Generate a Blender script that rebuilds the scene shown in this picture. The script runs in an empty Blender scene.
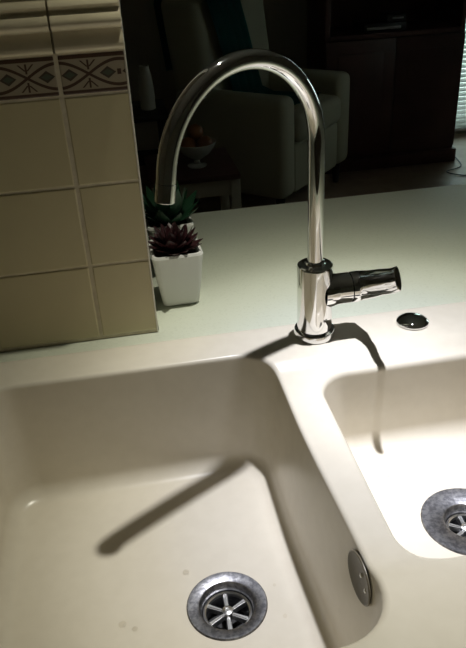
import bpy, bmesh, math, random
from mathutils import Vector, Matrix
from mathutils.geometry import delaunay_2d_cdt
random.seed(7)
S = bpy.context.scene
COL = S.collection
CH = 0.90                      # height of the sink rim above the floor; geometry below is authored relative to the rim
UP = Vector((0, 0, CH))

# ------------------------------------------------------------------ camera
F_PX, PITCH, YAW, ROLL = 700.0, 0.52584694, 0.14656431, -0.05575961
fw = Vector((math.sin(YAW)*math.cos(PITCH), math.cos(YAW)*math.cos(PITCH), -math.sin(PITCH)))
rt = Vector((math.cos(YAW), -math.sin(YAW), 0)); up = rt.cross(fw)
r2 = rt*math.cos(ROLL) + up*math.sin(ROLL); u2 = -rt*math.sin(ROLL) + up*math.cos(ROLL)
cam_d = bpy.data.cameras.new('camera'); cam = bpy.data.objects.new('camera', cam_d); COL.objects.link(cam)
cam_d.sensor_fit = 'HORIZONTAL'; cam_d.sensor_width = 36; cam_d.lens = F_PX/466*36; cam_d.clip_start = .01
cam.matrix_world = Matrix(((r2.x, u2.x, -fw.x, 0), (r2.y, u2.y, -fw.y, 0), (r2.z, u2.z, -fw.z, .48+CH), (0, 0, 0, 1)))
S.camera = cam

# ------------------------------------------------------------------ world (dusk outside the window)
w = bpy.data.worlds.new('dusk'); S.world = w; w.use_nodes = True
bg = w.node_tree.nodes['Background']; bg.inputs[0].default_value = (.80, .93, .92, 1); bg.inputs[1].default_value = 4.0

# ------------------------------------------------------------------ the one lamp that is on: ceiling downlight above the sink
LAMP = Vector((.394, .802, 1.60))
AIM = Vector((.28, .62, -.10))
LAMP_W = 125.0
# halogen reflector lamp: degrees off axis, relative intensity, green and blue relative to red (the rim of a dichroic beam is warmer)
BEAM = ((0, 1.60, 1.01, 1.08), (2, 1.50, 1.01, 1.08), (4, 1.17, 1.01, 1.08), (6, .88, 1.01, 1.08), (8, .75, 1.005, 1.04), (9.5, .67, .985, .94), (11, .58, .98, .89), (12.2, .47, .975, .85), (13.8, .31, .97, .81),
        (15.5, .22, .97, .79), (18, .13, .97, .78), (20, .085, .97, .78), (24, .04, .97, .78), (30, .02, .97, .78), (40, .012, .97, .78), (60, .006, .97, .78), (90, 0, 1, 1))
S.view_settings.view_transform = 'Standard'; S.view_settings.look = 'None'
S.view_settings.gamma = 1; S.view_settings.use_curve_mapping = False
S.view_settings.exposure = 0.0

# ------------------------------------------------------------------ materials
def mat(name, col, rough=.5, metal=0, noise=None, bump=None, **kw):
    m = bpy.data.materials.new(name); m.use_nodes = True
    nt = m.node_tree; b = nt.nodes['Principled BSDF']
    b.inputs['Base Color'].default_value = (*col, 1); b.inputs['Roughness'].default_value = rough
    b.inputs['Metallic'].default_value = metal
    for k, v in kw.items(): b.inputs[k].default_value = v
    tc = nt.nodes.new('ShaderNodeTexCoord')
    if noise:                       # (scale, second colour, low, high, detail)
        n = nt.nodes.new('ShaderNodeTexNoise'); n.inputs['Scale'].default_value = noise[0]; n.inputs['Detail'].default_value = noise[4]
        r = nt.nodes.new('ShaderNodeValToRGB'); r.color_ramp.elements[0].position = noise[2]; r.color_ramp.elements[1].position = noise[3]
        r.color_ramp.elements[0].color = (*noise[1], 1); r.color_ramp.elements[1].color = (*col, 1)
        nt.links.new(tc.outputs['Object'], n.inputs['Vector']); nt.links.new(n.outputs['Fac'], r.inputs[0]); nt.links.new(r.outputs[0], b.inputs['Base Color'])
    if bump:
        n = nt.nodes.new('ShaderNodeTexNoise'); n.inputs['Scale'].default_value = bump[0]; n.inputs['Detail'].default_value = 3
        bp = nt.nodes.new('ShaderNodeBump'); bp.inputs['Strength'].default_value = bump[1]; bp.inputs['Distance'].default_value = bump[2]
        nt.links.new(tc.outputs['Object'], n.inputs['Vector']); nt.links.new(n.outputs['Fac'], bp.inputs['Height']); nt.links.new(bp.outputs[0], b.inputs['Normal'])
    return m

M = {}
M['sink'] = mat('cream_composite', (.78, .725, .615), .27, noise=(55, (.755, .70, .59), .35, .65, 3), bump=(9, .10, .002))
M['counter'] = mat('speckled_laminate', (.66, .695, .575), .38, noise=(260, (.62, .655, .535), .34, .44, 2))
M['chrome'] = mat('chrome', (.80, .80, .80), .035, 1)
M['steel'] = mat('brushed_steel', (.40, .40, .42), .33, 1, noise=(220, (.22, .22, .24), .38, .62, 4), bump=(300, .15, .001))
M['steel_bright'] = mat('polished_steel', (.88, .88, .87), .28, 1)
M['pipe'] = mat('dark_pipe', (.02, .02, .02), .5)
M['tile'] = mat('glazed_tan_tile', (.66, .585, .365), .22, noise=(30, (.64, .565, .35), .3, .7, 3))
M['mould'] = mat('glazed_cream_moulding', (.74, .66, .47), .25, noise=(40, (.66, .585, .41), .3, .7, 3))
M['trim'] = mat('pale_edge_trim', (.88, .85, .75), .4)
M['grout'] = mat('grout', (.74, .67, .50), .9, noise=(90, (.60, .53, .39), .3, .7, 3))
M['paint'] = mat('beige_paint', (.60, .55, .44), .85)
M['paint_dark'] = mat('taupe_paint', (.42, .38, .31), .9)
M['ceil'] = mat('ceiling_paint', (.62, .60, .55), .9)
M['floor'] = mat('brown_floor', (.36, .27, .20), .5, noise=(14, (.28, .20, .15), .3, .7, 4))
M['pot'] = mat('white_ceramic', (.74, .74, .70), .25)
M['soil'] = mat('soil', (.04, .028, .02), .95, bump=(150, .6, .003))
M['burgundy'] = mat('burgundy_leaf', (.045, .013, .016), .42, noise=(60, (.025, .009, .010), .3, .7, 2))
M['green'] = mat('green_leaf', (.010, .055, .022), .5, noise=(40, (.008, .03, .018), .3, .7, 2))
M['linen'] = mat('beige_linen', (.33, .31, .23), .95, bump=(160, .4, .002))
M['teal'] = mat('teal_throw', (.005, .085, .085), .95, bump=(120, .5, .003))
M['darkwood'] = mat('dark_red_wood', (.10, .045, .036), .45, noise=(6, (.07, .032, .026), .3, .7, 4))
M['blackwood'] = mat('black_wood', (.014, .011, .009), .5)
M['palewood'] = mat('pale_painted_wood', (.42, .40, .33), .6)
M['slat'] = mat('white_blind_slat', (.78, .80, .78), .6, **{'Transmission Weight': .0})
M['frame'] = mat('white_frame', (.55, .55, .50), .5)
M['curtain'] = mat('olive_curtain', (.14, .13, .06), .95)
M['plastic'] = mat('black_plastic', (.012, .012, .013), .4)
M['silver'] = mat('silver_trim', (.45, .45, .44), .35, .6)
M['cabinet'] = mat('cream_cabinet', (.55, .50, .40), .5)
M['oval_bronze'] = mat('bronze_plate', (.17, .15, .11), .38, .0)
M['orange'] = mat('orange_fruit', (.24, .085, .02), .5)
M['apple'] = mat('brown_fruit', (.20, .08, .03), .5)
M['bowl'] = mat('pale_glassware', (.45, .45, .40), .15)
def glow(name, col, st):
    m = bpy.data.materials.new(name); m.use_nodes = True; nt = m.node_tree
    e = nt.nodes.new('ShaderNodeEmission'); e.inputs[0].default_value = (*col, 1); e.inputs[1].default_value = st
    nt.links.new(e.outputs[0], nt.nodes['Material Output'].inputs[0]); return m
M['lamp_glow'] = glow('lamp_glow', (1, .95, .85), 25)
def glass(name, tint, gl):
    m = bpy.data.materials.new(name); m.use_nodes = True; nt = m.node_tree
    t = nt.nodes.new('ShaderNodeBsdfTransparent'); t.inputs[0].default_value = (*tint, 1)
    g = nt.nodes.new('ShaderNodeBsdfGlossy'); g.inputs['Roughness'].default_value = .03
    mx = nt.nodes.new('ShaderNodeMixShader'); f = nt.nodes.new('ShaderNodeFresnel'); f.inputs[0].default_value = gl
    nt.links.new(f.outputs[0], mx.inputs[0]); nt.links.new(t.outputs[0], mx.inputs[1]); nt.links.new(g.outputs[0], mx.inputs[2])
    nt.links.new(mx.outputs[0], nt.nodes['Material Output'].inputs[0]); return m
M['pane'] = glass('window_glass', (.9, .95, .93), 1.45)
M['water'] = glass('water', (.93, .92, .90), 1.33)

def border_material():
    m = bpy.data.materials.new('patterned_border_tile'); m.use_nodes = True; nt = m.node_tree
    b = nt.nodes['Principled BSDF']; b.inputs['Roughness'].default_value = .3
    tc = nt.nodes.new('ShaderNodeTexCoord'); sp = nt.nodes.new('ShaderNodeSeparateXYZ'); nt.links.new(tc.outputs['Object'], sp.inputs[0])
    def mth(op, a, c=None, d=None):
        n = nt.nodes.new('ShaderNodeMath'); n.operation = op
        for i, v in enumerate((a, c, d)):
            if v is None: continue
            if hasattr(v, 'links'): nt.links.new(v, n.inputs[i])
            else: n.inputs[i].default_value = v
        return n.outputs[0]
    u, v = sp.outputs[0], mth('ABSOLUTE', sp.outputs[2]); P = .067
    def less(a, k): return mth('LESS_THAN', a, k)
    def mx(a, c): return mth('MAXIMUM', a, c)
    cs = mth('ABSOLUTE', mth('COSINE', mth('MULTIPLY', u, math.pi/P)))
    curve = less(mth('ABSOLUTE', mth('SUBTRACT', v, mth('MULTIPLY', cs, .0135))), .0017)
    band = less(mth('ABSOLUTE', mth('SUBTRACT', v, .0188)), .0021)
    pm = mth('ABSOLUTE', mth('SUBTRACT', mth('PINGPONG', mth('ADD', u, P*4), P/2), 0))      # 0 at lens centre, P/2 at crossing
    du = mth('ABSOLUTE', mth('SUBTRACT', pm, .0125))
    leaf = less(mth('ADD', mth('DIVIDE', du, .0092), mth('DIVIDE', v, .0066)), 1.0)
    leafin = less(mth('ADD', mth('DIVIDE', du, .0062), mth('DIVIDE', v, .0036)), 1.0)
    dc = mth('SUBTRACT', P/2, pm)
    st1 = mth('MULTIPLY', less(dc, .0011), mth('MULTIPLY', less(v, .015), mth('GREATER_THAN', v, .0045)))
    st2 = mth('MULTIPLY', less(mth('ABSOLUTE', mth('SUBTRACT', mth('ADD', dc, .0065), v)), .0011), mth('MULTIPLY', less(v, .0145), mth('GREATER_THAN', v, .0075)))
    dot = mth('MULTIPLY', less(pm, .0022), less(v, .003))
    brown = mx(mx(curve, band), mx(mx(st1, st2), dot))
    def mixc(f, a, c):
        n = nt.nodes.new('ShaderNodeMix'); n.data_type = 'RGBA'; nt.links.new(f, n.inputs[0])
        if hasattr(a, 'links'): nt.links.new(a, n.inputs[6])
        else: n.inputs[6].default_value = (*a, 1)
        n.inputs[7].default_value = (*c, 1); return n.outputs[2]
    c = mixc(leaf, (.40, .34, .245), (.085, .065, .05)); c = mixc(leafin, c, (.10, .12, .085)); c = mixc(brown, c, (.085, .048, .034))
    nt.links.new(c, b.inputs['Base Color']); return m
M['border'] = border_material()

# ------------------------------------------------------------------ helpers
ORG = {}
def finish(bm, ang=28):
    bmesh.ops.recalc_face_normals(bm, faces=bm.faces)
    for f in bm.faces: f.smooth = True
    for e in bm.edges:
        if len(e.link_faces) == 2 and e.calc_face_angle(0) > math.radians(ang): e.smooth = False
def obj(name, bm, m, parent=None, origin=None, fin=True, share=None):
    """one mesh object; the bmesh is authored in rim-relative world coordinates"""
    if fin: finish(bm)
    if origin is None:
        if parent is not None: origin = ORG[parent]
        else:
            lo = [min(v.co[i] for v in bm.verts) for i in range(3)]; hi = [max(v.co[i] for v in bm.verts) for i in range(3)]
            origin = Vector(((lo[0]+hi[0])/2, (lo[1]+hi[1])/2, lo[2]))
    origin = Vector(origin)
    bmesh.ops.translate(bm, vec=-origin, verts=bm.verts)
    me = bpy.data.meshes.new(name); bm.to_mesh(me); bm.free()
    if m is not None: me.materials.append(m)
    return link(name, me, origin, parent)
def link(name, data, origin, parent=None):
    o = bpy.data.objects.new(name, data); COL.objects.link(o); ORG[o] = Vector(origin)
    if parent is not None: o.parent = parent; o.location = Vector(origin) - ORG[parent]
    else: o.location = Vector(origin) + UP
    return o
def thing(name, origin, label, cat, group=None):
    o = link(name, None, origin); o.empty_display_size = .05; return tag(o, label, cat, group)
def tag(o, label, cat, group=None):
    o['label'] = label; o['category'] = cat
    if group: o['group'] = group
    return o
def struct(name, bm, m, label=None, **kw):
    o = obj(name, bm, m, **kw); o['kind'] = 'structure'
    if label: o['label'] = label
    return o
def NB(): return bmesh.new()
def box(bm, x0, x1, y0, y1, z0, z1, bev=0, seg=2, T=None):
    g = bmesh.ops.create_cube(bm, size=1)['verts']
    for v in g: v.co = Vector(((x0+x1)/2+v.co.x*(x1-x0), (y0+y1)/2+v.co.y*(y1-y0), (z0+z1)/2+v.co.z*(z1-z0)))
    vs = g
    if bev:
        ed = list({e for v in g for e in v.link_edges})
        r = bmesh.ops.bevel(bm, geom=ed, offset=bev, segments=seg, profile=.5, affect='EDGES')
        vs = list({v for f in r['faces'] for v in f.verts} | {v for v in g if v.is_valid})
    if T is not None:
        for v in vs: v.co = T @ v.co
    return bm
def B(*a, **k): return box(NB(), *a, **k)
def ring(bm, pts): return [bm.verts.new(p) for p in pts]
def bridge(bm, a, b, closed=True):
    n = len(a)
    for i in range(n if closed else n-1):
        j = (i+1) % n
        try: bm.faces.new((a[i], a[j], b[j], b[i]))
        except ValueError: pass
def lathe(bm, prof, n=40, T=None, cap0=True, cap1=True):
    T = T or Matrix.Identity(4); rs = []
    for r, z in prof: rs.append(ring(bm, [T @ Vector((r*math.cos(2*math.pi*i/n), r*math.sin(2*math.pi*i/n), z)) for i in range(n)]))
    for a, b in zip(rs, rs[1:]): bridge(bm, a, b)
    if cap0: bm.faces.new(rs[0][::-1])
    if cap1: bm.faces.new(rs[-1])
    return bm
def frame_at(o, d):
    d = Vector(d).normalized(); q = Vector((0, 0, 1)).rotation_difference(d)
    return Matrix.Translation(Vector(o)) @ q.to_matrix().to_4x4()
def tube(bm, pts, rad, n=24, caps=True):
    pts = [Vector(p) for p in pts]; rs = []; nrm = None
    for i, p in enumerate(pts):
        t = (pts[min(i+1, len(pts)-1)] - pts[max(i-1, 0)]).normalized()
        if nrm is None: nrm = t.orthogonal().normalized()
        nrm = (nrm - t*nrm.dot(t)).normalized(); bi = t.cross(nrm)
        r = rad[i] if isinstance(rad, (list, tuple)) else rad
        rs.append(ring(bm, [p + (nrm*math.cos(2*math.pi*k/n) + bi*math.sin(2*math.pi*k/n))*r for k in range(n)]))
    for a, b in zip(rs, rs[1:]): bridge(bm, a, b)
    if caps: bm.faces.new(rs[0][::-1]); bm.faces.new(rs[-1])
    return bm
def rrect(x0, x1, y0, y1, r, n=10, ns=40):
    P = []
    C = [((x1-r, y1-r), 0), ((x0+r, y1-r), 90), ((x0+r, y0+r), 180), ((x1-r, y0+r), 270)]
    for k, ((cx, cy), a0) in enumerate(C):
        arc = [Vector((cx+r*math.cos(math.radians(a0+90*i/n)), cy+r*math.sin(math.radians(a0+90*i/n)))) for i in range(n+1)]
        P += arc
        (nx, ny), na = C[(k+1) % 4]
        nxt = Vector((nx+r*math.cos(math.radians(na)), ny+r*math.sin(math.radians(na))))
        P += [arc[-1].lerp(nxt, i/ns) for i in range(1, ns)]
    return P
def inside(p, poly):
    c = False; j = len(poly)-1
    for i in range(len(poly)):
        a, b = poly[i], poly[j]
        if (a[1] > p[1]) != (b[1] > p[1]) and p[0] < (b[0]-a[0])*(p[1]-a[1])/(b[1]-a[1])+a[0]: c = not c
        j = i
    return c
def sstep(a, b, x):
    t = min(1, max(0, (x-a)/(b-a))); return t*t*(3-2*t)

# ------------------------------------------------------------------ the setting: room shell
FL, CE = -.90, 1.60
XL, XR, YB, YF = -1.6, 3.0, -2.0, 4.55
WY, WX, WT = .829, .0195, .12          # tiled stub wall: kitchen face, free end, thickness
struct('floor', B(XL-.1, XR+.1, YB-.1, YF+.1, FL-.1, FL), M['floor'], 'dark brown floor')
struct('ceiling', B(XL-.1, XR+.1, YB-.1, YF+.1, CE+.02, CE+.12), M['ceil'], 'plain ceiling')
struct('wall_left', B(XL-.1, XL, YB, YF, FL, CE+.02), M['paint'], 'beige wall on the left')
W2 = (2.35, 2.95, -.05, .65)            # side window added unseen at the right to brighten the armchair: y0, y1, z0, z1
bm = NB(); box(bm, XR, XR+.1, YB, W2[0], FL, CE+.02); box(bm, XR, XR+.1, W2[1], YF, FL, CE+.02); box(bm, XR, XR+.1, W2[0], W2[1], FL, W2[2]); box(bm, XR, XR+.1, W2[0], W2[1], W2[3], CE+.02)
struct('wall_right', bm, M['paint_dark'], 'taupe wall on the right')
w2 = struct('added_window', B(XR+.02, XR+.07, W2[0], W2[0]+.04, W2[2], W2[3], .003), M['frame'], 'small added side window out of view, lighting the armchair')
obj('frame_side', B(XR+.02, XR+.07, W2[1]-.04, W2[1], W2[2], W2[3], .003), M['frame'], w2)
for za, zb_ in ((W2[2], W2[2]+.04), (W2[3]-.04, W2[3])): obj('frame_rail', B(XR+.02, XR+.07, W2[0]+.04, W2[1]-.04, za, zb_, .003), M['frame'], w2)
obj('pane', B(XR+.042, XR+.047, W2[0]+.04, W2[1]-.04, W2[2]+.04, W2[3]-.04), M['pane'], w2)
struct('wall_front', B(XL, XR, YB-.1, YB, FL, CE+.02), M['paint'], 'beige kitchen wall behind the viewer')
WIN = (2.02, 2.86, -.86, 1.15)         # glazed door with blinds in the far wall
bm = NB()
box(bm, XL, WIN[0], YF, YF+.1, FL, CE+.02); box(bm, WIN[1], XR, YF, YF+.1, FL, CE+.02)
box(bm, WIN[0], WIN[1], YF, YF+.1, FL, WIN[2]); box(bm, WIN[0], WIN[1], YF, YF+.1, WIN[3], CE+.02)
struct('wall_back', bm, M['paint_dark'], 'taupe far wall of the living room')
struct('baseboard_back', B(XL, WIN[0], YF-.015, YF, FL, FL+.10, .004), M['blackwood'])
# tiled stub wall, its tiles are children
SW = struct('wall_kitchen', B(XL, WX-.006, WY+.008, WY+WT, FL, CE+.02), M['paint'], 'stub wall beside the sink faced with square tan tiles')
TS = .105; TW = .134; G = .0024; GX = .0042
def piece(name, me, org, par): return link(name, me, org, par)
def tile_mesh(x0, x1, z0, z1, org, m, th=.010):
    b = B(x0+GX/2, x1-(GX/2 if x1 < 0 else .0020), WY, WY+th, z0+G/2, z1-G/2, .0018, 2); finish(b, 8)
    bmesh.ops.translate(b, vec=-Vector(org), verts=b.verts)
    me = bpy.data.meshes.new('tile'); b.to_mesh(me); b.free(); me.materials.append(m); return me
o0 = Vector((-.057-TW/2, WY+.005, TS/2)); full = tile_mesh(-.057-TW, -.057, 0, TS, o0, M['tile'])
oc = Vector((-.057+TW/2, WY+.005, TS/2)); cut = tile_mesh(-.057, WX, 0, TS, oc, M['tile'])
NCOL = 11
for r in range(3):
    piece('tile', cut, oc+Vector((0, 0, r*TS)), SW)
    for c in range(NCOL):
        jit = Vector((0, random.uniform(-.0006, .0004), 0))
        piece('tile', full, o0+Vector((-c*TW, 0, r*TS))+jit, SW)
BZ0, BZ1, MZ1 = 3*TS, .360, .409
ob = Vector((-.057-TW/2, WY+.005, (BZ0+BZ1)/2)); bfull = tile_mesh(-.057-TW, -.057, BZ0, BZ1, ob, M['border'])
obc = Vector((-.057+TW/2, WY+.005, (BZ0+BZ1)/2)); bcut = tile_mesh(-.057, WX, BZ0, BZ1, obc, M['border'])
piece('border_tile', bcut, obc, SW)
for c in range(NCOL): piece('border_tile', bfull, ob+Vector((-c*TW, 0, 0)), SW)
def mould_mesh(x0, x1, org):
    prof = [(0, .3600), (-.0085, .3608), (-.0125, .3622), (-.0145, .3650), (-.0140, .3690), (-.0105, .3760), (-.0082, .3805), (-.0080, .3830), (-.0130, .3845), (-.0175, .3868), (-.0192, .3905), (-.0180, .3950), (-.0130, .4000), (-.0100, .4022), (-.0098, .4040), (-.0125, .4052), (-.0140, .4080), (-.0120, .4115), (-.006, .4135), (0, .414)]
    b = NB(); A = ring(b, [(x0+G/2, WY+.008+d, z) for d, z in prof]); Z = ring(b, [(x1-G/2, WY+.008+d, z) for d, z in prof])
    bridge(b, A, Z); b.faces.new(A); b.faces.new(Z[::-1]); finish(b, 50)
    bmesh.ops.translate(b, vec=-Vector(org), verts=b.verts)
    me = bpy.data.meshes.new('moulding_tile'); b.to_mesh(me); b.free(); me.materials.append(M['mould']); return me
om = Vector((-.057-TW/2, WY, .387)); mfull = mould_mesh(-.057-TW, -.057, om); omc = Vector((-.057+TW/2, WY, .387)); mcut = mould_mesh(-.057, WX, omc)
piece('moulding_tile', mcut, omc, SW)
for c in range(NCOL): piece('moulding_tile', mfull, om+Vector((-c*TW, 0, 0)), SW)
# grout bed showing in the joints, and the pale edging strip on the free end
obj('grout', B(XL, WX-.002, WY+.0010, WY+.008, -.0035, .3605), M['grout'], SW)
obj('edge_trim', B(WX-.0020, WX, WY-.0004, WY+WT, -.0035, 1.61, .0004), M['trim'], SW)
# low wall that carries the far side of the worktop
struct('wall_bar', B(WX+.01, 2.2, .86, .98, FL, -.0435), M['paint'], 'low wall carrying the raised far side of the worktop')

# ------------------------------------------------------------------ worktop with the sink cut-out
CT = -.004
SX0, SX1, SY0, SY1 = -.27, .56, .262, .802
bm = NB(); q = .02
XW = 2.2
for a in ((XL, SX0+q, .205, WY+.006), (SX1-q, XW, .205, WY+.006), (SX0+q, SX1-q, .205, SY0+q), (SX0+q, SX1-q, SY1-q, WY+.006), (WX+.001, XW, WY+.006, 1.257)):
    box(bm, a[0], a[1], a[2], a[3], CT-.036, CT)
bmesh.ops.remove_doubles(bm, verts=bm.verts, dist=1e-5)
worktop = obj('worktop', bm, M['counter']); tag(worktop, 'pale greenish speckled worktop around and behind the double sink', 'worktop')

# base cabinets below the worktop
def base_cabinet(x0, x1, label):
    t = thing('base_cabinet', ((x0+x1)/2, .53, FL), label, 'cabinet', 'base cabinets below the worktop')
    b = NB(); zt = CT-.037
    box(b, x0, x0+.018, .25, .82, FL+.1, zt); box(b, x1-.018, x1, .25, .82, FL+.1, zt); box(b, x0+.018, x1-.018, .25, .82, FL+.1, FL+.118); box(b, x0+.018, x1-.018, .80, .82, FL+.118, zt)
    obj('carcass', b, M['cabinet'], t)
    obj('plinth', B(x0, x1, .30, .32, FL, FL+.099), M['blackwood'], t)
    xm = (x0+x1)/2
    for a, c, hx in ((x0+.002, xm-.002, xm-.04), (xm+.002, x1-.002, xm+.04)):
        d = obj('door', B(a, c, .231, .249, FL+.104, zt-.004, .003), M['cabinet'], t)
        obj('handle', tube(NB(), [(hx, .231, -.18), (hx, .205, -.18), (hx, .205, -.30), (hx, .231, -.30)], .005, 10), M['steel_bright'], d)
base_cabinet(-.36, .64, 'cream base cabinet directly below the double sink')
base_cabinet(-1.40, -.37, 'cream base cabinet to the left of the sink cabinet')
base_cabinet(.65, 1.60, 'cream base cabinet to the right of the sink cabinet')

# ------------------------------------------------------------------ the double sink
def zdeck(x, y):
    m = (1-sstep(.692, .722, y))*sstep(.372, .402, y)*sstep(.125, .15, x)*(1-sstep(.500, .525, x))
    return -.009*m
LB = dict(x0=-.215, x1=.160, y0=.316, y1=.743, r=.050, depth=.166, dr=.170, rt=.0055, rb=.022, dl=math.radians(5), c=(.051, .507), R=.0445)
RB = dict(x0=.192, x1=.465, y0=.380, y1=.691, r=.045, depth=.113, dr=.116, rt=.008, rb=.022, dl=math.radians(6), c=(.334, .525), zb=-.009, R=.052)
OV = (.402, -.0310)             # dark oval plate on the divider wall of the deep bowl: y, z
def taper(y): return .0095*sstep(.62, .36, y) if y < .62 else 0      # the divider narrows towards the front
def profile(b):
    d, P = b['dl'], []
    for i in range(7):
        a = (math.pi/2-d)*i/6; P.append((b['rt']*math.sin(a), -b['rt']*(1-math.cos(a))))
    d1, z1 = P[-1]; z2 = -b['depth']+b['rb']*(1-math.sin(d)); d2 = d1+(z1-z2)*math.tan(d)
    n = 44
    P += [(d1+(d2-d1)*i/n, z1+(z2-z1)*i/n) for i in range(1, n+1)]
    for i in range(1, 9):
        a = (math.pi/2-d)*(1-i/8); P.append((d2+b['rb']*(math.cos(d)-math.sin(a)), z2-b['rb']*(math.cos(a)-math.sin(d))))
    return P
bm = NB(); tops = []
for b, isleft in ((LB, True), (RB, False)):
    zb = b.get('zb', 0); loops = []
    for d, z in profile(b):
        pts = rrect(b['x0']+d, b['x1']-d, b['y0']+d, b['y1']-d, max(b['r']-.55*d, .02), 10, 90)
        L = []
        for p in pts:
            fade = max(0, 1+z/.05)
            zz = z + (zdeck(p.x, p.y)*fade + zb*(1-fade))
            x = p.x + (taper(p.y)*min(1, max(0, (p.x-.02)/.13)) if isleft else 0)
            L.append(Vector((x, p.y, zz)))
        loops.append(L)
    tops.append([(p.x, p.y) for p in loops[0]])
    cx, cy = b['c']; last = loops[-1]; K = 14
    for k in range(1, K+1):
        t = k/K; L = []
        for p in last:
            a = math.atan2(p.y-cy, p.x-cx); rr = b['R']-.006
            qx, qy = cx+rr*math.cos(a), cy+rr*math.sin(a)
            L.append(Vector((p.x+(qx-p.x)*t, p.y+(qy-p.y)*t, (-b['depth']+(b['depth']-b['dr'])*sstep(0, 1, t))+zb)))
        loops.append(L)
    rs = [ring(bm, L) for L in loops]
    for a, c in zip(rs, rs[1:]): bridge(bm, a, c)
# deck between outer rim and bowl edges
outer = rrect(SX0+.006, SX1-.006, SY0+.006, SY1-.006, .030, 10, 60)
pts = [Vector(p) for p in outer]; edges = [(i, (i+1) % len(outer)) for i in range(len(outer))]
for T_ in tops:
    s = len(pts); pts += [Vector(p) for p in T_]; edges += [(s+i, s+(i+1) % len(T_)) for i in range(len(T_))]
y = SY0+.012
while y < SY1-.010:
    x = SX0+.012
    while x < SX1-.010:
        p = (x+random.uniform(-.0005, .0005), y)
        if not any(tp_x0-.004 < p[0] < tp_x1+.004 and tp_y0-.004 < p[1] < tp_y1+.004 for tp_x0, tp_x1, tp_y0, tp_y1 in ((LB['x0'], LB['x1'], LB['y0'], LB['y1']), (RB['x0'], RB['x1'], RB['y0'], RB['y1']))): pts.append(Vector(p))
        x += .006
    y += .004
ov, oe, of_, _, _, _ = delaunay_2d_cdt(pts, edges, [], 0, 1e-6)
dv = [bm.verts.new((p.x, p.y, zdeck(p.x, p.y))) for p in ov]
for f in of_:
    c = sum((ov[i] for i in f), Vector((0, 0)))/len(f)
    if inside(c, outer) and not inside(c, tops[0]) and not inside(c, tops[1]):
        try: bm.faces.new([dv[i] for i in f])
        except ValueError: pass
# rolled outer edge
prev = ring(bm, [(p.x, p.y, 0) for p in outer])
for off, z in ((.0025, -.0006), (.0045, -.002), (.0057, -.0038), (.006, -.0042)):
    cur = ring(bm, [(p.x, p.y, z) for p in rrect(SX0+.006-off, SX1-.006+off, SY0+.006-off, SY1-.006+off, .03+off, 10, 60)]); bridge(bm, prev, cur); prev = cur
bmesh.ops.remove_doubles(bm, verts=bm.verts, dist=2e-5)
for v in [v for v in bm.verts if not v.link_faces]: bm.verts.remove(v)
sink = thing('double_sink', (.145, .532, -.18), 'cream composite one and a half bowl sink set in the worktop', 'sink')
basin = obj('basin', bm, M['sink'], sink)
b_ = NB()
for sy in (0,):
    pr = []
    for k, (s, dx) in enumerate(((1.0, 0), (1.0, -.0010), (.95, -.0016), (.84, -.0012), (.60, -.0004))):
        pr.append(ring(b_, [(.1512+taper(OV[0]+.0265*s*math.cos(2*math.pi*i/48))+dx+.0875*s*.0200*math.sin(2*math.pi*i/48), OV[0]+.0265*s*math.cos(2*math.pi*i/48), OV[1]+.0200*s*math.sin(2*math.pi*i/48)) for i in range(48)]))
    for a, c in zip(pr, pr[1:]): bridge(b_, a, c)
    b_.faces.new(pr[-1])
ovc = obj('oval_plate', b_, M['oval_bronze'], sink); ovc['label'] = 'dark oval plate on the divider wall'
for dy, dz in ((-.014, -.001), (-.003, .006)):
    obj('screw', lathe(NB(), [(.0020, 0), (.0020, .0010), (.0012, .0015)], 12, frame_at((LB['x1']-.0084+taper(OV[0]+dy), OV[0]+dy, OV[1]+dz), (-1, 0, .05))), M['steel_bright'], ovc)  # two small polished studs on the oval plate

def drain(c, z, R, RI):
    cx, cy = c; k_ = RI-.0292; T = Matrix.Translation((cx, cy, z))
    prof = [(R, -.0015), (R, .0006), (R-.0012, .0016), (.0335+k_, .0012), (.0310+k_, .0002), (.0292+k_, -.003), (.0280+k_, -.016), (.0262+k_, -.0175), (.0262+k_, -.040)]
    d = obj('drain', lathe(NB(), prof, 64, T, False, False), M['steel'], sink); d['label'] = 'round brushed steel drain flange'
    obj('waste_pipe', lathe(NB(), [(.0262+k_, -.040), (.0260+k_, -.041)], 40, T, True, True), M['pipe'], d)
    obj('strainer_ring', lathe(NB(), [(.0272+k_, -.0160), (.0272+k_, -.0115), (.0252+k_, -.0106), (.0240+k_, -.0115), (.0240+k_, -.0160)], 48, T, False, False), M['steel_bright'], d)
    sp = NB(); A = [(.005, -.0026), (.0245+k_, -.0036), (.0245+k_, .0036), (.005, .0026)]
    lo = ring(sp, [(x_, y_, -.018) for x_, y_ in A]); hi = ring(sp, [(x_, y_*.6, -.0112) for x_, y_ in A]); bridge(sp, lo, hi); sp.faces.new(hi); sp.faces.new(lo[::-1])
    bmesh.ops.bevel(sp, geom=[e for e in sp.edges if abs(e.verts[0].co.z-e.verts[1].co.z) < 1e-5 and e.verts[0].co.z > -.014], offset=.001, segments=2, affect='EDGES'); finish(sp)
    me = bpy.data.meshes.new('spoke'); sp.to_mesh(me); sp.free(); me.materials.append(M['steel_bright'])
    for k in range(6):
        o = link('spoke', me, Vector((cx, cy, z)), d); o.rotation_euler = (0, 0, math.radians(28+60*k))
    obj('screw', lathe(NB(), [(.0068, -.018), (.0068, -.0105), (.0058, -.0085), (.0030, -.0075), (.0026, -.0085)], 24, T), M['steel_bright'], d)
drain(LB['c'], -LB['dr'], LB['R'], .0292); drain(RB['c'], -RB['dr']-.009, RB['R'], .0245)

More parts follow.
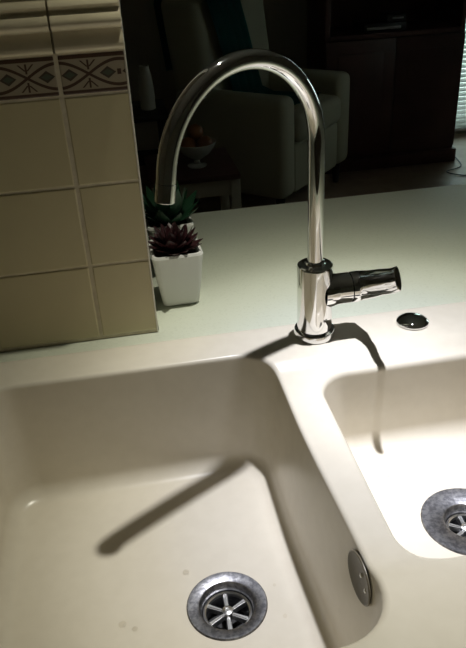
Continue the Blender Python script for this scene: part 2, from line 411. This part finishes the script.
# ------------------------------------------------------------------ faucet
FB = Vector((.2204, .7650, 0)); AZ, HS, AR, SWP, LE, TR = .5219, .2542, .10396, 2.956, .0331, .00986
fau = thing('faucet', FB, 'chrome gooseneck mixer faucet standing between the two bowls', 'faucet')
TF = Matrix.Translation(FB)
obj('base_ring', lathe(NB(), [(.0262, 0), (.0268, .0010), (.0268, .0085), (.0258, .0105), (.0236, .0112)], 64, TF), M['chrome'], fau)
body = obj('body', lathe(NB(), [(.0226, .011), (.0226, .0985), (.0220, .1012), (.0205, .1024), (.0150, .1026), (.0128, .1032), (.0120, .1062), (.0108, .1066), (.0100, .1064)], 64, TF, False, False), M['chrome'], fau)
uu = Vector((-math.cos(AZ), -math.sin(AZ), 0)); P = [FB+Vector((0, 0, .100)), FB+Vector((0, 0, .16)), FB+Vector((0, 0, .21))]
N = 60
for i in range(N+1):
    a = SWP*i/N; P.append(FB+Vector((0, 0, HS+AR*math.sin(a)))+uu*AR*(1-math.cos(a)))
tan = uu*math.sin(SWP)+Vector((0, 0, math.cos(SWP))); Pe = P[-1]
P += [Pe+tan*(LE*.25), Pe+tan*(LE*.42)]
obj('spout', tube(NB(), P, TR, 40), M['chrome'], fau)
T_ = frame_at(Pe+tan*(LE*.42), tan)
obj('aerator', lathe(NB(), [(TR-.0007, -.0006), (TR-.0007, .0004), (TR+.0001, .0010), (TR+.0001, LE*.58-.0006), (TR-.0007, LE*.58), (TR-.0028, LE*.58), (TR-.0030, LE*.58-.003)], 40, T_), M['chrome'], fau)
# handle: stub barrel to the right, then a lever turned up and towards the viewer
HZ = .0635; HA = Vector((FB.x, FB.y-.001, HZ))
bm = NB(); TX = frame_at(HA, (1, 0, 0))
lathe(bm, [(.0226, .0100), (.0222, .0190), (.0206, .0250), (.0200, .0285), (.0198, .0445), (.0190, .0455)], 48, TX, False, True)
obj('barrel', bm, M['chrome'], fau)
# lever lofted from the round cap to a flat upright paddle
sec = []
tip = Vector((.2935, .678, .1135)); c0 = HA+Vector((.0462, 0, 0)); 
stations = [(c0, (1, 0, 0), .0200, .0200, 2.0), (c0+Vector((.007, 0, 0)), (1, -.02, .0), .0202, .0202, 2.0), (c0+Vector((.0130, -.0010, .0010)), (1, -.30, .1), .0188, .0198, 2.0),
            (Vector((.2830, .7500, .0715)), (.6, -1, .45), .0105, .0190, 2.1), (Vector((.2855, .7360, .0795)), (.25, -1, .55), .0064, .0174, 2.2),
            (Vector((.2888, .7150, .0920)), (.15, -1, .55), .0050, .0160, 2.3), (Vector((.2924, .6900, .1052)), (.15, -1, .5), .0044, .0150, 2.3), (tip, (.15, -1, .5), .0040, .0146, 2.3), (tip+Vector((.0001, -.0012, .0006)), (.15, -1, .5), .0028, .0134, 2.3)]
bm = NB(); rs = []
for c, t, a, h, e in stations:
    t = Vector(t).normalized(); side = t.cross(Vector((0, 0, 1))).normalized(); upv = side.cross(t)
    L = []
    for k in range(36):
        th = 2*math.pi*k/36; cs, sn = math.cos(th), math.sin(th)
        L.append(c + side*a*math.copysign(abs(cs)**(2/e), cs) + upv*h*math.copysign(abs(sn)**(2/e), sn))
    rs.append(ring(bm, L))
for a, b in zip(rs, rs[1:]): bridge(bm, a, b)
bm.faces.new(rs[0][::-1]); bm.faces.new(rs[-1])
obj('lever', bm, M['chrome'], fau)

# spare tap hole cover
cv = obj('tap_hole_cover', lathe(NB(), [(.0205, 0), (.0215, .0012), (.0212, .0030), (.0190, .0056), (.0140, .0080), (.0075, .0092), (.0020, .0096)], 48, Matrix.Translation((.3545, .7605, 0))), M['chrome'])
tag(cv, 'small chrome domed tap hole cover on the sink rim', 'cover')

# water drops left on the sink
def drop(x, y, z, r, label):
    h = .0008+r*.10
    b = NB(); lathe(b, [(r, 0), (r*.97, h*.25), (r*.85, h*.6), (r*.6, h*.88), (r*.25, h)], 18, Matrix.Translation((x, y, z)), False, True)
    tag(obj('water_drop', b, M['water']), label, 'water drop', 'water drops on the sink floor')
for x, y, r, lab in ((-.063, .505, .0042, 'clear water drop farthest left of the deep bowl drain'), (-.050, .497, .003, 'small water drop nearest the lower left of the deep bowl drain'), (.012, .560, .0036, 'clear water drop above left of the deep bowl drain'),
                     (.112, .478, .006, 'round water drop between the deep bowl drain and the divider wall'), (.124, .466, .0075, 'largest water drop at the foot of the divider wall'), (.108, .520, .003, 'tiny water drop to the right of the deep bowl drain')):
    drop(x, y, -.1685, r, lab)
drop(.262, .600, -.1228, .005, 'larger water drop on the shallow bowl floor'); drop(.272, .612, -.1228, .003, 'tiny water drop on the shallow bowl floor')

# ------------------------------------------------------------------ potted succulents behind the stub wall
def leaf_mesh(name, L, Wd, th, curl, m, nseg=7):
    b = NB(); rows = []
    for i in range(nseg+1):
        t = i/nseg; wd = Wd*(math.sin(math.pi*(.12+.88*t)**.85))**.8 if t < 1 else 0.0
        wd = max(wd, Wd*.04); x = L*t; z = curl*L*t*t; tk = th*(1-t)**.5*.9+th*.1
        rows.append(ring(b, [(x, -wd/2, z+tk*.35), (x, -wd*.25, z-tk*.35), (x, 0, z-tk*.6), (x, wd*.25, z-tk*.35), (x, wd/2, z+tk*.35), (x, 0, z+tk*.15)]))
    for a, c in zip(rows, rows[1:]): bridge(b, a, c)
    b.faces.new(rows[0][::-1]); b.faces.new(rows[-1]); finish(b, 70)
    me = bpy.data.meshes.new(name); b.to_mesh(me); b.free(); me.materials.append(m); return me
def sq(cx, cy, h, r, z, rot):
    pts = rrect(-h, h, -h, h, r, 5, 2); c, s = math.cos(rot), math.sin(rot)
    return [(cx+p.x*c-p.y*s, cy+p.x*s+p.y*c, z) for p in pts]
def pot_plant(name, cx, cy, rot, hb, ht, H, label, leaves, mesh, group):
    t = thing(name, (cx, cy, CT), label, 'potted plant', group)
    b = NB(); prof = [(hb-.004, CT), (hb, CT+.003), (hb+(ht-hb)*.55, CT+H*.5), (ht-.001, CT+H*.9), (ht, CT+H-.003), (ht-.0015, CT+H), (ht-.0045, CT+H), (ht-.006, CT+H-.004), (ht-.009, CT+H*.72)]
    rs = [ring(b, sq(cx, cy, h, h*.26, z, rot)) for h, z in prof]
    for a, c in zip(rs, rs[1:]): bridge(b, a, c)
    b.faces.new(rs[0][::-1]); obj('pot', b, M['pot'], t)
    b = NB(); b.faces.new(ring(b, sq(cx, cy, ht-.0075, (ht-.0075)*.26, CT+H*.86, rot))); obj('soil', b, M['soil'], t)
    z0 = CT+H*.88
    for (az, el, sc, rr, dz) in leaves:
        o = link('leaf', mesh, Vector((cx+rr*math.cos(az), cy+rr*math.sin(az), z0+dz)), t)
        o.rotation_euler = (random.uniform(-.15, .15), -el, az); o.scale = (sc,)*3
    return t
lv = []
for k, (n, el, sc) in enumerate(((11, .16, 1.0), (9, .46, 1.0), (8, .78, .88), (6, 1.08, .72), (3, 1.4, .5))):
    for i in range(n): lv.append((2*math.pi*(i+.37*k)/n+random.uniform(-.08, .08), el+random.uniform(-.08, .08), sc*random.uniform(.92, 1.08), .004, .004+.0022*k))
pot_plant('potted_succulent', .0585, .922, .03, .0265, .0365, .083, 'white square pot with a dark burgundy rosette succulent beside the tiled wall', lv, leaf_mesh('burgundy_leaf', .041, .0200, .0040, .20, M['burgundy']), 'succulents in white pots')
lv = []
for k, (n, el, sc) in enumerate(((10, .35, 1.0), (9, .75, 1.05), (7, 1.05, 1.0), (5, 1.3, .85))):
    for i in range(n): lv.append((2*math.pi*(i+.41*k)/n+random.uniform(-.1, .1), el+random.uniform(-.1, .1), sc*random.uniform(.85, 1.12), .004, .003+.0018*k))
pot_plant('potted_succulent', .0595, 1.033, .03, .0265, .0365, .083, 'white square pot with a bushy green plant, behind the burgundy one', lv, leaf_mesh('green_leaf', .060, .024, .0032, .30, M['green']), 'succulents in white pots')

# ------------------------------------------------------------------ living room beyond the worktop
# armchair, facing right and towards the viewer
aw = Vector((.68, .733, 0)).normalized(); ab = Vector((-.733, .68, 0)).normalized()
CN = Vector((.783, 3.28, 0))
TA = Matrix(((aw.x, ab.x, 0, CN.x), (aw.y, ab.y, 0, CN.y), (0, 0, 1, 0), (0, 0, 0, 1)))
cc = TA @ Vector((.39, .36, 0))
ch = thing('armchair', (cc.x, cc.y, FL), 'beige linen armchair with a teal throw over its back', 'armchair')
obj('seat_base', B(.135, .641, .015, .66, -.78, -.525, .02, 3, T=TA), M['linen'], ch)
obj('seat_cushion', B(.138, .638, -.015, .44, -.524, -.375, .045, 4, T=TA), M['linen'], ch)
for a0, a1 in ((0, .137), (.639, .776)): obj('arm', B(a0, a1, 0, .66, -.78, -.275, .045, 4, T=TA), M['linen'], ch)
bk = B(.05, .726, .40, .64, -.78, .16, .06, 4)
for v in bk.verts:
    if v.co.z > -.6: v.co.y += (v.co.z+.6)*.16
    v.co = TA @ v.co
obj('backrest', bk, M['linen'], ch)
for a_, b__ in ((.06, .06), (.716, .06), (.06, .60), (.716, .60)):
    p = TA @ Vector((a_, b__, 0)); obj('leg', lathe(NB(), [(.016, FL), (.026, -.78)], 16, Matrix.Translation((p.x, p.y, 0))), M['blackwood'], ch)
path = [(.735, -.20), (.755, -.02), (.772, .12), (.755, .172), (.68, .178), (.58, .178), (.512, .172), (.488, .13), (.46, -.02), (.43, -.20), (.412, -.33), (.36, -.366), (.24, -.368), (.10, -.368)]
bm = NB(); rows = []
for i, (bb, z) in enumerate(path):
    t = i/(len(path)-1); a0 = .07+.22*max(0, t-.45)/.55
    rows.append([TA @ Vector((a0+.30*j/16, bb+.006*math.sin(j*1.7+i*.6)-(.004 if i > 6 else -.004), z+(.004*math.sin(j*1.3) if 3 <= i <= 6 or i > 10 else 0))) for j in range(17)])
g = [ring(bm, r) for r in rows]
for a, b in zip(g, g[1:]): bridge(bm, a, b, False)
bmesh.ops.solidify(bm, geom=bm.faces[:], thickness=.006)
tag(obj('throw_blanket', bm, M['teal']), 'dark teal throw draped over the armchair back and seat', 'blanket')

# dark media cabinet
mc = thing('media_cabinet', (1.62, 4.22, FL), 'dark reddish wooden media cabinet with two doors behind the armchair', 'cabinet')
X0, X1, Y0, Y1 = 1.20, 2.03, 4.00, 4.40
b = NB(); box(b, X0, X0+.03, Y0+.02, Y1, -.82, .70, .003); box(b, X1-.03, X1, Y0+.02, Y1, -.82, .70, .003); box(b, X0+.03, X1-.03, Y1-.02, Y1, -.82, .70)
box(b, X0+.03, X1-.03, Y0+.02, Y1-.02, -.82, -.80); obj('body', b, M['darkwood'], mc)
obj('plinth', B(X0-.015, X1+.015, Y0-.01, Y1, FL, -.82, .006), M['darkwood'], mc)
obj('shelf', B(X0+.03, X1-.03, Y0, Y1-.02, -.145, -.12, .003), M['darkwood'], mc); obj('shelf', B(X0+.03, X1-.03, Y0+.02, Y1-.02, .30, .325, .003), M['darkwood'], mc)
obj('top', B(X0-.015, X1+.015, Y0-.005, Y1, .70, .735, .006), M['darkwood'], mc)
for a, c in ((X0+.004, 1.613), (1.617, X1-.004)):
    d = obj('door', B(a, c, Y0, Y0+.019, -.80, -.15, .004), M['darkwood'], mc)
    obj('door_panel', B(a+.07, c-.07, Y0-.006, Y0+.001, -.73, -.22, .004), M['darkwood'], d)
pl = thing('disc_player', (1.55, 4.12, -.12), 'slim black disc player with a silver front strip in the media cabinet', 'player')
obj('case', B(1.43, 1.68, 4.03, 4.24, -.118, -.072, .004), M['plastic'], pl); obj('front_strip', B(1.445, 1.645, 4.027, 4.032, -.106, -.092, .001), M['silver'], pl)
st = thing('set_top_box', (1.63, 4.12, -.072), 'small black set-top box standing on the disc player', 'box')
obj('case', B(1.57, 1.68, 4.05, 4.19, -.071, -.036, .004), M['plastic'], st); obj('front_strip', B(1.60, 1.665, 4.047, 4.051, -.058, -.050, .001), M['silver'], st)

# glazed door with blinds in the far wall
wd = struct('window_1', B(WIN[0], WIN[0]+.05, YF-.01, YF+.08, WIN[2], WIN[3], .004), M['frame'], 'glazed door behind white blinds')
obj('frame_side', B(WIN[1]-.05, WIN[1], YF-.01, YF+.08, WIN[2], WIN[3], .004), M['frame'], wd)
obj('frame_rail', B(WIN[0]+.05, WIN[1]-.05, YF-.01, YF+.08, WIN[2], WIN[2]+.05, .004), M['frame'], wd)
obj('frame_rail', B(WIN[0]+.05, WIN[1]-.05, YF-.01, YF+.08, WIN[3]-.05, WIN[3], .004), M['frame'], wd)
obj('pane', B(WIN[0]+.05, WIN[1]-.05, YF+.03, YF+.036, WIN[2]+.05, WIN[3]-.05), M['pane'], wd)
bl = thing('venetian_blind', (2.44, YF-.04, WIN[2]), 'white horizontal slat blind at the bright window right of the cabinet', 'blind')
sl = NB(); box(sl, -.43, .43, -.017, .017, -.0008, .0008, T=Matrix.Rotation(math.radians(38), 4, 'X')); finish(sl)
me = bpy.data.meshes.new('slat'); sl.to_mesh(me); sl.free(); me.materials.append(M['slat'])
z = WIN[2]+.03
while z < WIN[3]-.06:
    link('slat', me, Vector((2.44, YF-.045, z)), bl); z += .030
obj('head_rail', B(2.00, 2.88, YF-.075, YF-.012, WIN[3]-.05, WIN[3], .004), M['slat'], bl)
obj('bottom_rail', B(2.01, 2.87, YF-.06, YF-.03, WIN[2]-.005, WIN[2]+.012, .003), M['slat'], bl)
# curtain gathered at its left
bm = NB(); n = 40
A = ring(bm, [(1.98+.16*i/n, YF-.115+.016*math.sin(i*1.25), WIN[3]+.12) for i in range(n+1)]); Z = ring(bm, [(2.03+.07*i/n, YF-.115+.016*math.sin(i*1.25), .02) for i in range(n+1)]); W_ = ring(bm, [(2.035+.035*i/n, YF-.115+.012*math.sin(i*1.25), -.30) for i in range(n+1)])
bridge(bm, A, Z, False); bridge(bm, Z, W_, False); bmesh.ops.solidify(bm, geom=bm.faces[:], thickness=.003)
tag(obj('curtain', bm, M['curtain']), 'olive curtain gathered beside the bright window', 'curtain')

# cable on the floor by the cabinet
P = [(2.10, 4.30, FL+.006), (2.04, 3.90, FL+.006), (1.90, 3.80, FL+.006), (1.98, 3.70, FL+.006), (2.08, 3.74, FL+.006), (2.20, 3.68, FL+.006), (2.35, 3.8, FL+.006)]
P = [Vector(p) for p in P]; Q = []
for i in range(len(P)-1):
    p0, p1, p2, p3 = P[max(i-1, 0)], P[i], P[i+1], P[min(i+2, len(P)-1)]
    for k in range(8):
        t = k/8; Q.append(.5*((2*p1)+(p2-p0)*t+(2*p0-5*p1+4*p2-p3)*t*t+(3*p1-p0-3*p2+p3)*t**3))
tag(obj('cable', tube(NB(), Q, .0035, 8), M['plastic']), 'black cable lying on the floor beside the media cabinet', 'cable')

# low table with a compote of fruit
tb = thing('coffee_table', (.36, 2.98, FL), 'pale low table with a dark top beyond the worktop', 'table')
obj('table_top', B(.10, .475, 2.76, 3.16, -.455, -.432, .004), M['darkwood'], tb)
obj('apron', B(.14, .455, 2.79, 2.81, -.53, -.456, .002), M['palewood'], tb); obj('apron', B(.14, .455, 3.11, 3.13, -.53, -.456, .002), M['palewood'], tb)
for x in (.12, .435):
    for y in (2.78, 3.10): obj('leg', B(x, x+.04, y, y+.04, FL, -.456, .003), M['palewood'], tb)
cx, cy = .315, 2.92
fb = obj('fruit_bowl', lathe(NB(), [(.040, -.432), (.042, -.427), (.014, -.420), (.012, -.405), (.030, -.395), (.060, -.375), (.082, -.345), (.088, -.328), (.084, -.328), (.070, -.352), (.040, -.385), (.004, -.390)], 40, Matrix.Translation((cx, cy, 0)), True, True), M['bowl'])
tag(fb, 'pale footed fruit bowl on the low table', 'bowl')
for i, (dx, dy, dz, r, m, lab) in enumerate(((-.034, -.012, -.338, .036, 'orange', 'orange fruit at the left of the footed bowl'), (.036, -.014, -.338, .036, 'apple', 'brown fruit at the right of the footed bowl'), (.0, .042, -.336, .036, 'orange', 'orange fruit at the back of the footed bowl'), (.002, .004, -.288, .034, 'orange', 'orange fruit on top of the heap in the footed bowl'))):
    b = lathe(NB(), [(r*math.sin(math.pi*k/12)+1e-4, -r*.95*math.cos(math.pi*k/12)+(-.003 if k == 12 else 0)) for k in range(13)], 20, Matrix.Translation((cx+dx, cy+dy, dz)))
    tag(obj('fruit', b, M[m]), lab, 'fruit', 'fruit in the footed bowl')
# dark side table with a pale vase
sd = thing('side_table', (.15, 3.10, FL), 'dark side table at the left of the armchair', 'table')
obj('table_top', B(-.08, .24, 3.25, 3.60, -.31, -.285, .004), M['blackwood'], sd)
for x in (-.07, .20):
    for y in (3.26, 3.56): obj('leg', B(x, x+.03, y, y+.03, FL, -.311, .002), M['blackwood'], sd)
vs = obj('vase', lathe(NB(), [(.030, -.285), (.036, -.282), (.036, -.20), (.030, -.13), (.022, -.10), (.023, -.09), (.019, -.09), (.018, -.10), (.024, -.13)], 32, Matrix.Translation((.155, 3.40, 0)), True, True), M['palewood'])
tag(vs, 'slim pale vase on the dark side table', 'vase')

# ------------------------------------------------------------------ ceiling downlight
dl = thing('downlight', LAMP, 'recessed round ceiling downlight above the sink', 'light')
TL = Matrix.Translation(LAMP)
obj('trim_ring', lathe(NB(), [(.034, .018), (.034, .002), (.038, -.004), (.048, -.004), (.050, .0), (.050, .019)], 40, TL, False, False), M['frame'], dl)
obj('lens', lathe(NB(), [(.034, .0150), (.030, .0140)], 32, TL, True, True), M['lamp_glow'], dl)
ld = bpy.data.lights.new('downlight_beam', 'SPOT'); ld.energy = LAMP_W; ld.spot_size = math.radians(150); ld.spot_blend = .2; ld.shadow_soft_size = .019; ld.color = (1, 1, 1)
ld.use_nodes = True; nt = ld.node_tree
em = nt.nodes.get('Emission') or nt.nodes.new('ShaderNodeEmission'); cmb = nt.nodes.new('ShaderNodeCombineColor')
for k in range(3):
    ies = bpy.data.texts.new('downlight_beam_%s.ies' % 'rgb'[k])
    cd = [v*14.15*(1, g_, b_)[k] for _, v, g_, b_ in BEAM]
    ies.write('IESNA:LM-63-2002\nTILT=NONE\n1 1000 1 %d 1 1 2 0 0 0\n1 1 0\n%s\n0\n%s\n' % (len(BEAM), ' '.join(str(a[0]) for a in BEAM), ' '.join('%.4f' % c for c in cd)))
    it = nt.nodes.new('ShaderNodeTexIES'); it.mode = 'INTERNAL'; it.ies = ies; nt.links.new(it.outputs[0], cmb.inputs[k])
nt.links.new(cmb.outputs[0], em.inputs['Color'])
lo = bpy.data.objects.new('downlight_beam', ld); COL.objects.link(lo); lo.parent = dl; lo.location = (0, 0, -.012)
lo.rotation_euler = (AIM-LAMP).to_track_quat('-Z', 'Y').to_euler()
